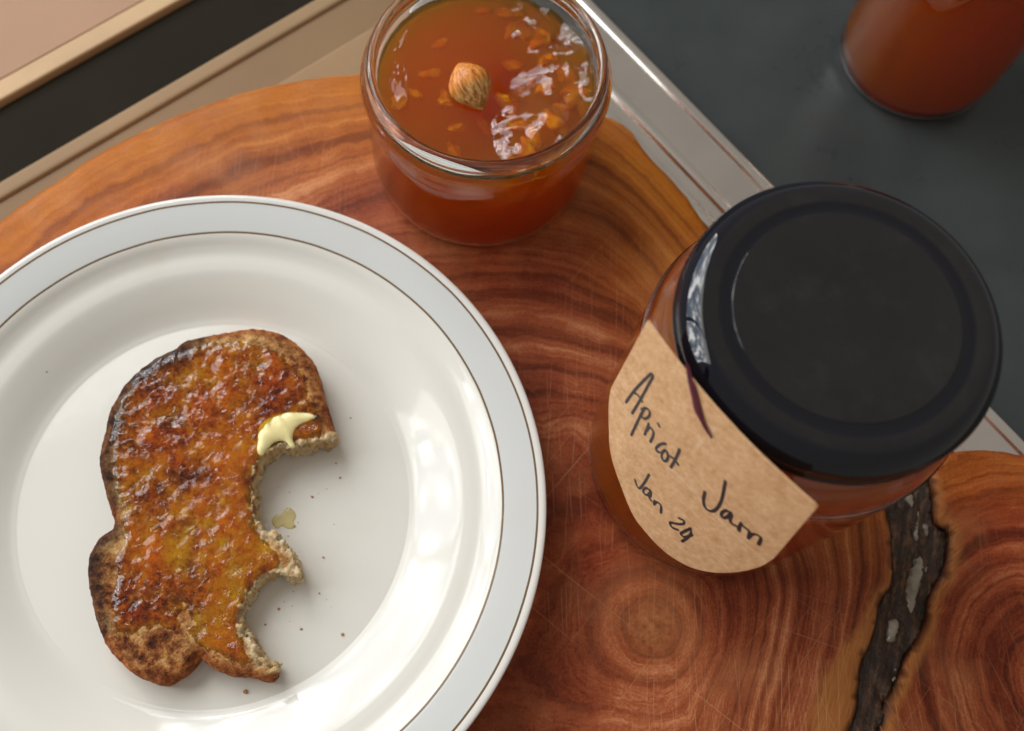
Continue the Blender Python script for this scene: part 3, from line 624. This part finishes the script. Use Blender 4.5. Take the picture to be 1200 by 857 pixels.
# open jar
J1 = (14.11, 241.03, 0.0)
jar1 = empty("open_jam_jar", J1, "open squat glass jar of apricot jam with a kernel on top", "jam jar")
outer = smooth_profile([(0, 0.8), (30, 0.8), (36, 0.0), (40.5, 0.4), (44.5, 3.2), (46.3, 8), (46.8, 20), (46.8, 40), (46.6, 47), (45.2, 51.0), (44.9, 52.6), (46.8, 54.4), (48.5, 56.2), (48.6, 58.2), (47.2, 60.0), (46.4, 61.5), (46.6, 63.4), (45.9, 65.4), (44.6, 66.5), (43.2, 66.3), (42.6, 65.2)], 5)
inner = smooth_profile([(42.6, 65.2), (42.4, 60), (42.3, 54), (42.6, 50), (44.4, 45), (45.2, 38), (45.4, 12), (44.4, 4.4), (40.5, 1.7), (0, 1.6)], 5)
gv, gf = lathe(outer + inner[1:], 160)
fix(mesh("glass_body", at(gv, J1), gf, GLASS, jar1, True, None, origin=J1))
rin = lambda z: float(np.interp(z, [1.6, 1.7, 4.4, 12, 38, 45, 50, 54, 60, 65], [39, 40.5, 44.4, 45.4, 45.2, 44.4, 42.6, 42.3, 42.4, 42.6]))
def jam_top(x, y):
    """height of the jam surface: level at the wall, scooped towards the slate bench"""
    P = np.c_[x, y]; r = np.hypot(x, y)
    z = np.full(len(x), 55.6)
    z -= 7.5 * np.exp(-(((x - 10) / 11) ** 2 + ((y - 5) / 11) ** 2))
    z -= 3.5 * np.exp(-(((x - 2) / 7) ** 2 + ((y + 20) / 14) ** 2))
    z += 3.2 * np.exp(-(((x - 24) / 9) ** 2 + ((y + 17) / 8) ** 2))
    z += 1.3 * np.exp(-(((x + 20) / 14) ** 2 + ((y - 2) / 18) ** 2)) + 0.05 * np.clip(x + 30, 0, 40) * -1 * 0.4
    z += 1.5 * np.exp(-(((x - 33) / 7) ** 2 + ((y - 12) / 12) ** 2))
    rough = 0.10 + 0.80 / (1 + np.exp(-(x - 9) / 4))
    n1 = nz2(P, 0.085, 3, 2); n2 = nz2(P, 0.19, 8, 1); n3 = nz2(P, 0.42, 5, 1)
    z += rough * (2.4 * n1 + 1.0 * n2 + 0.22 * n3) + 0.05 * nz2(P, 0.9, 1, 2)
    wall = np.clip((r - 38) / 4.5, 0, 1); z += 0.9 * wall ** 2
    return z
def jam_solid(rin, z0, level, topf=None, nr=70, seg=200, over=0.12):
    vs, fs = [(0, 0, 0)], []
    rr = [rin(level) * (i / nr) for i in range(1, nr + 1)]
    a = np.linspace(0, 2 * math.pi, seg, endpoint=False)
    for r in rr: vs += [(r * c, r * s, level) for c, s in zip(np.cos(a), np.sin(a))]
    V = np.array(vs, float)
    if topf is not None: V[:, 2] = topf(V[:, 0], V[:, 1])
    else: V[0, 2] = level
    edge = V[-seg:]
    sc = np.array([(rin(z) + over) / math.hypot(x, y) for x, y, z in edge]); edge[:, :2] *= sc[:, None]; V[-seg:] = edge
    for j in range(seg): fs.append((0, 1 + j, 1 + (j + 1) % seg))
    for i in range(nr - 1):
        b = 1 + i * seg
        for j in range(seg): k = (j + 1) % seg; fs.append((b + j, b + seg + j, b + seg + k, b + k))
    last = 1 + (nr - 1) * seg; rings = [V]; ez = V[-seg:, 2]; cur = last; cnt = len(V); steps = 16
    for q in range(1, steps + 1):
        t = q / steps; zz = ez * (1 - t) + (z0) * t
        ring = np.array([((rin(z) + over) * c, (rin(z) + over) * s, z) for z, c, s in zip(zz, np.cos(a), np.sin(a))]); rings.append(ring)
        for j in range(seg): k = (j + 1) % seg; fs.append((cur + j, cnt + j, cnt + k, cur + k))
        cur = cnt; cnt += seg
    fs.append(tuple(range(cur + seg - 1, cur - 1, -1)))
    return np.vstack(rings), fs
jv, jf = jam_solid(rin, 1.7, 55.6, jam_top, 95, 240)
jo = fix(mesh("jam", at(jv, J1), jf, JAM, jar1, True, None, origin=J1))
for q in range(40):                              # soft pieces of fruit hanging just under the surface
    a_, r_ = rng.uniform(0, 6.283), 40 * math.sqrt(rng.uniform(0.02, 0.92)); x_, y_ = r_ * math.cos(a_), r_ * math.sin(a_)
    if q > 16: x_ = min(abs(x_) + 6, 36 if abs(y_) < 12 else 26)
    L_ = rng.uniform(2.5, 6.5); zz_ = float(jam_top(np.array([x_]), np.array([y_]))[0]) - rng.uniform(0.9, 4.0) - L_ * 0.42
    bm = bmesh.new(); bmesh.ops.create_icosphere(bm, subdivisions=3, radius=1); rot = Matrix.Rotation(rng.uniform(0, 6.28), 3, 'Z') @ Matrix.Rotation(rng.uniform(-.4, .4), 3, 'X'); vv = []
    for w in bm.verts:
        k_ = 1 + 0.5 * noise.noise(w.co * 1.6 + Vector((q * 5.1, 0, 0))); p_ = rot @ Vector((w.co.x * L_ * k_, w.co.y * L_ * 0.55 * k_, w.co.z * L_ * 0.35 * k_)); vv.append((x_ + p_.x, y_ + p_.y, zz_ + p_.z))
    ff = [tuple(w.index for w in p.verts) for p in bm.faces]; bm.free()
    mesh("fruit_piece", at(vv, J1), ff, FRUIT, jar1, True, None, origin=J1)
# apricot kernel
KM = Mat("kernel_skin"); ka = KM.noise(1, 4, 0.6, KM.coord((160, 900, 900))); kb = KM.noise(120, 3)
KM.set(Roughness=0.35, Subsurface_Weight=0.2, Subsurface_Scale=0.002)
kx = KM.n('TexCoord'); ks = KM.n('SeparateXYZ'); KM.l(kx.outputs['Object'], ks.inputs[0])
wet = KM.ramp(KM.math('ADD', KM.math('MULTIPLY', ks.outputs[0], -70.0), KM.math('ADD', 0.25, KM.math('MULTIPLY', kb, 0.5))), [(0.36, 0.12), (0.58, 0.9)])
kc = KM.mix(wet, KM.ramp(ka, [(0.34, srgb(150, 92, 38)), (0.48, srgb(216, 160, 88)), (0.62, srgb(244, 206, 142))]), KM.ramp(ka, [(0.34, srgb(172, 82, 10)), (0.64, srgb(236, 150, 40))]))
KERNEL = KM.out(kc, None, KM.bump(ka, 0.6, 0.0008))
kp = onz([(551, 97)], 59.5)[0]
vs, fs = [], []; nu, nv = 64, 40
for i in range(nv + 1):
    t = i / nv; s = math.sin(math.pi * t) ** 0.75 * (1.0 - 0.32 * t ** 2.2); L = (t - 0.48) * 20
    for j in range(nu):
        a = 2 * math.pi * j / nu; rg = 1 + 0.02 * math.sin(13 * a + 2 * math.sin(5 * t)) + 0.02 * math.sin(23 * a)
        vs.append((L, 8.8 * s * rg * math.cos(a), 6.6 * s * rg * math.sin(a)))
for i in range(nv):
    for j in range(nu): k = (j + 1) % nu; fs.append((i * nu + j, i * nu + k, (i + 1) * nu + k, (i + 1) * nu + j))
kern = mesh("apricot_kernel", vs, fs, KERNEL); kern.location = Vector((kp[0], kp[1], 57.6)) * MM; kern.rotation_euler = (R_(14), R_(22), R_(-58))
tag(kern, "brown apricot kernel with fine ridges half sunk in the open jam", "kernel")

# lidded jar (tall) and its plainer sibling on the bench
def lidded_jar(name, org, k, kz, label, cat, group=None):
    j = empty(name, org, label, cat, group)
    o_ = [(0, 1.0), (34, 1.0), (38, 0.0), (42, 0.6), (45.6, 3.6), (46.9, 9), (47.0, 30), (47.0, 104), (46.6, 111), (45.2, 118), (42.6, 124), (40.4, 127.5), (39.6, 130), (39.4, 140)]
    i_ = [(37.2, 140), (37.4, 129), (38.6, 126), (41.2, 121.5), (43.8, 116), (45.1, 109), (45.4, 100), (45.6, 12), (44.6, 4.4), (41, 1.7), (0, 1.6)]
    sc = lambda p: [(r * k, z * kz) for r, z in p]
    gv, gf = lathe(smooth_profile(sc(o_), 5) + smooth_profile(sc(i_), 5), 160)
    fix(mesh("glass_body", at(gv, org), gf, GLASS, j, True, None, origin=org))
    zz = [z for r, z in reversed(i_)]; rr = [r for r, z in reversed(i_)]; rr[0] = 39.5
    rf = lambda z: float(np.interp(z, [a * kz for a in zz], [a * k for a in rr]))
    jv, jf = jam_solid(rf, 1.7 * kz, 130 * kz, None, 12, 160)
    fix(mesh("jam", at(jv, org), jf, JAM, j, True, None, origin=org))
    lp = [(38.6, 131.4), (41.0, 131.0), (42.5, 131.8), (42.8, 133.2), (42.2, 134.4), (42.5, 135.8), (42.7, 137.4), (42.3, 138.9), (41.3, 140.4), (39.8, 142.0), (38.2, 143.1), (36.8, 143.55), (35.0, 143.62), (33.2, 143.5), (31.4, 143.25), (29.6, 143.45), (28.4, 143.5), (14, 143.5), (0, 143.5)]
    li = [(0, 142.4), (29, 142.2), (38, 141.2), (39.6, 138), (39.8, 133), (38.6, 131.4)]
    lv, lf = lathe(smooth_profile(sc(lp), 5) + sc(li), 160)
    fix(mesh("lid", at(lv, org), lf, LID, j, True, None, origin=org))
    return j
J2 = (104.75, 106.09, 0.0)
jar2 = lidded_jar("labelled_jam_jar", J2, 1.0, 1.0, "black lidded glass jam jar with handwritten kraft paper tag", "jam jar")
jar3 = lidded_jar("sealed_jam_jar", (232, 326, BZ - 5), 0.82, 0.92, "sealed apricot jam jar without a tag on the charcoal benchtop", "jam jar")

# kraft tag hanging from the neck of the tall jar
t0, tl = R_(219), R_(8)
tn = np.array([math.cos(t0) * math.cos(tl), math.sin(t0) * math.cos(tl), math.sin(tl)])
to = np.array([J2[0] + 55.0 * math.cos(t0), J2[1] + 55.0 * math.sin(t0), 60.0])
tu = np.array([-math.sin(t0), math.cos(t0), 0]); tv = np.cross(tn, tu)
def tuv(px): X = onplane(px, to, tn) - to; return np.c_[X @ tu, X @ tv]
def txyz(uv, off): 
    uv = np.asarray(uv); bend = -0.0026 * uv[:, 0] ** 2
    return to + uv[:, :1] * tu + uv[:, 1:2] * tv + (bend + off)[:, None] * tn
tag_px = [(752, 380.6), (710.4, 459), (708.8, 478), (711, 505), (717, 540), (740, 598), (757, 624), (779, 649), (802, 666), (826, 675), (848, 677.5), (866, 676), (884, 671), (898, 662), (951, 600)]
uvp = tuv(tag_px); bot = crv(uvp[1:14], 5, closed=False)
tpol = resample(np.vstack([uvp[:1], bot, uvp[14:]]), 1.2)
tv2, tf2, tnb = fill(tpol, 0.8)
cre = np.zeros(len(tv2))
c1 = tuv([(713, 462), (886, 664)]); dcr1 = segdist(tv2, c1, False); cre = np.maximum(cre, np.clip(1 - dcr1 / 0.5, 0, 1) * np.clip(0.55 + nz2(tv2, 0.15, 3, 2), 0, 0.85))
for seg in ([(818, 487), (848, 527)], [(814, 528), (826, 512)], [(838, 500), (830, 520)]):
    cre = np.maximum(cre, np.clip(1 - segdist(tv2, tuv(seg), False) / 0.5, 0, 1) * 0.7)
wv = 0.25 * nz2(tv2, 0.04, 5, 2)
nT = len(tv2)
fr_ = txyz(tv2, 0.25 + wv); bkk = txyz(tv2, -0.25 + wv)
faces = []
for t in tf2:
    p = tv2[list(t)]; ar = (p[1][0] - p[0][0]) * (p[2][1] - p[0][1]) - (p[2][0] - p[0][0]) * (p[1][1] - p[0][1]); q = t if ar > 0 else t[::-1]
    faces.append(q); faces.append(tuple(i + nT for i in q[::-1]))
for i in range(tnb): k = (i + 1) % tnb; faces.append((i, i + nT, k + nT, k))
ptag = fix(mesh("paper_tag", np.vstack([fr_, bkk]), faces, KRAFT, jar2, False, dict(crease=np.r_[cre, cre]), origin=J2))
ptag["label"] = "kraft paper tag handwritten Apricot Jam Jan 24"
def stroke(pts, w, off=0.42):
    uv = crv(tuv(pts), 5, closed=False) if len(pts) > 2 else tuv(pts)
    vs, fs = [], []
    def disc(c, r):
        b = len(vs); vs.append(c); vs.extend([(c[0] + r * math.cos(a), c[1] + r * math.sin(a)) for a in np.linspace(0, 2 * math.pi, 12, endpoint=False)])
        for j in range(12): fs.append((b, b + 1 + j, b + 1 + (j + 1) % 12))
    d = np.gradient(uv, axis=0); d /= np.hypot(*d.T)[:, None] + 1e-9; nrm = np.c_[-d[:, 1], d[:, 0]]
    ww = np.array([w * (1 + 0.16 * noise.noise(Vector((p[0] * .6, p[1] * .6, 1)))) for p in uv]) / 2
    b = len(vs)
    for p, q, s in zip(uv, nrm, ww): vs.append(tuple(p + q * s)); vs.append(tuple(p - q * s))
    for i in range(len(uv) - 1): fs.append((b + 2 * i, b + 2 * i + 1, b + 2 * i + 3, b + 2 * i + 2))
    disc(uv[0], ww[0]); disc(uv[-1], ww[-1]); return vs, fs
def word(strokes, org, sc, w):
    V, Fq = [], []
    for k, s in enumerate(strokes):
        v, f = stroke(zoompts(s, org, sc), w); b = len(V); V += [(p[0], p[1], k) for p in v]; Fq += [tuple(i + b for i in q) for q in f]
    V = np.array(V); uv = V[:, :2]; X = txyz(uv, 0.25 + 0.25 * nz2(uv, 0.04, 5, 2) + 0.06 + V[:, 2] * 0.006)
    o = mesh("handwritten_word", X, Fq, INK, jar2, False, None, origin=J2)
    o.parent = ptag; return o
word([[(70, 288), (130, 205), (200, 128), (265, 65)], [(265, 65), (282, 85), (240, 165), (190, 260), (125, 368)], [(125, 210), (165, 228), (205, 275)],
      [(225, 325), (180, 410), (125, 532)], [(200, 335), (240, 325), (268, 350), (262, 385), (230, 405), (195, 385)],
      [(262, 440), (250, 480), (232, 525)], [(240, 500), (272, 468), (300, 500), (296, 540), (278, 578)], [(338, 440), (348, 460)],
      [(400, 590), (360, 595), (325, 625), (335, 650), (352, 655)], [(395, 640), (370, 665), (375, 710), (400, 725), (418, 695), (410, 655), (395, 640)],
      [(508, 635), (475, 710), (440, 772)], [(440, 690), (465, 710), (495, 750)]], (720, 430), 6.589, 0.98)
word([[(122, 212), (105, 290), (120, 360), (175, 395), (230, 360), (275, 270), (310, 115)], [(345, 420), (310, 390), (270, 405), (258, 445), (290, 460), (330, 435), (345, 410)],
      [(350, 430), (335, 480), (345, 515), (385, 540)], [(430, 515), (415, 550), (405, 590)], [(400, 580), (425, 530), (460, 560), (490, 590), (495, 620), (480, 665)], [(485, 655), (520, 625), (560, 635), (590, 670), (565, 730)]], (810, 550), 7.79, 1.12)
word([[(128, 105), (145, 160), (172, 188), (215, 140), (268, 50)], [(280, 215), (245, 185), (213, 200), (215, 235), (245, 255), (275, 235), (278, 205)], [(285, 215), (285, 255), (270, 280), (292, 312)],
      [(325, 310), (318, 350)], [(320, 345), (345, 325), (380, 350), (390, 385), (383, 435)]], (730, 550), 8.57, 0.96)
word([[(562, 495), (608, 522), (600, 553), (540, 550), (480, 535), (478, 565), (500, 590), (548, 612)], [(672, 602), (615, 628), (575, 655), (610, 690), (685, 668)], [(662, 605), (675, 650), (640, 695), (582, 735)]], (730, 550), 8.57, 1.02)
# maroon ribbon through the slit
rl = tuv(zoompts([(92, 40), (105, 90), (125, 200), (155, 310), (180, 420), (215, 485), (270, 575), (340, 655)], (790, 420), 7.1375))
rr2 = tuv(zoompts([(118, 45), (145, 95), (170, 190), (195, 260), (215, 330), (240, 420), (275, 535), (342, 650)], (790, 420), 7.1375))
vs = []; fs = []
for i, (a, b) in enumerate(zip(crv(rl, 3, False), crv(rr2, 3, False))):
    mid = (a + b) / 2; hh = txyz(np.array([a, mid, b]), np.array([0.75, 1.35, 0.75])); vs += hh.tolist()
for i in range(len(vs) // 3 - 1):
    q = 3 * i; fs += [(q, q + 1, q + 4, q + 3), (q + 1, q + 2, q + 5, q + 4)]
mesh("ribbon", vs, fs, RIBBON, jar2, True, None, origin=J2)
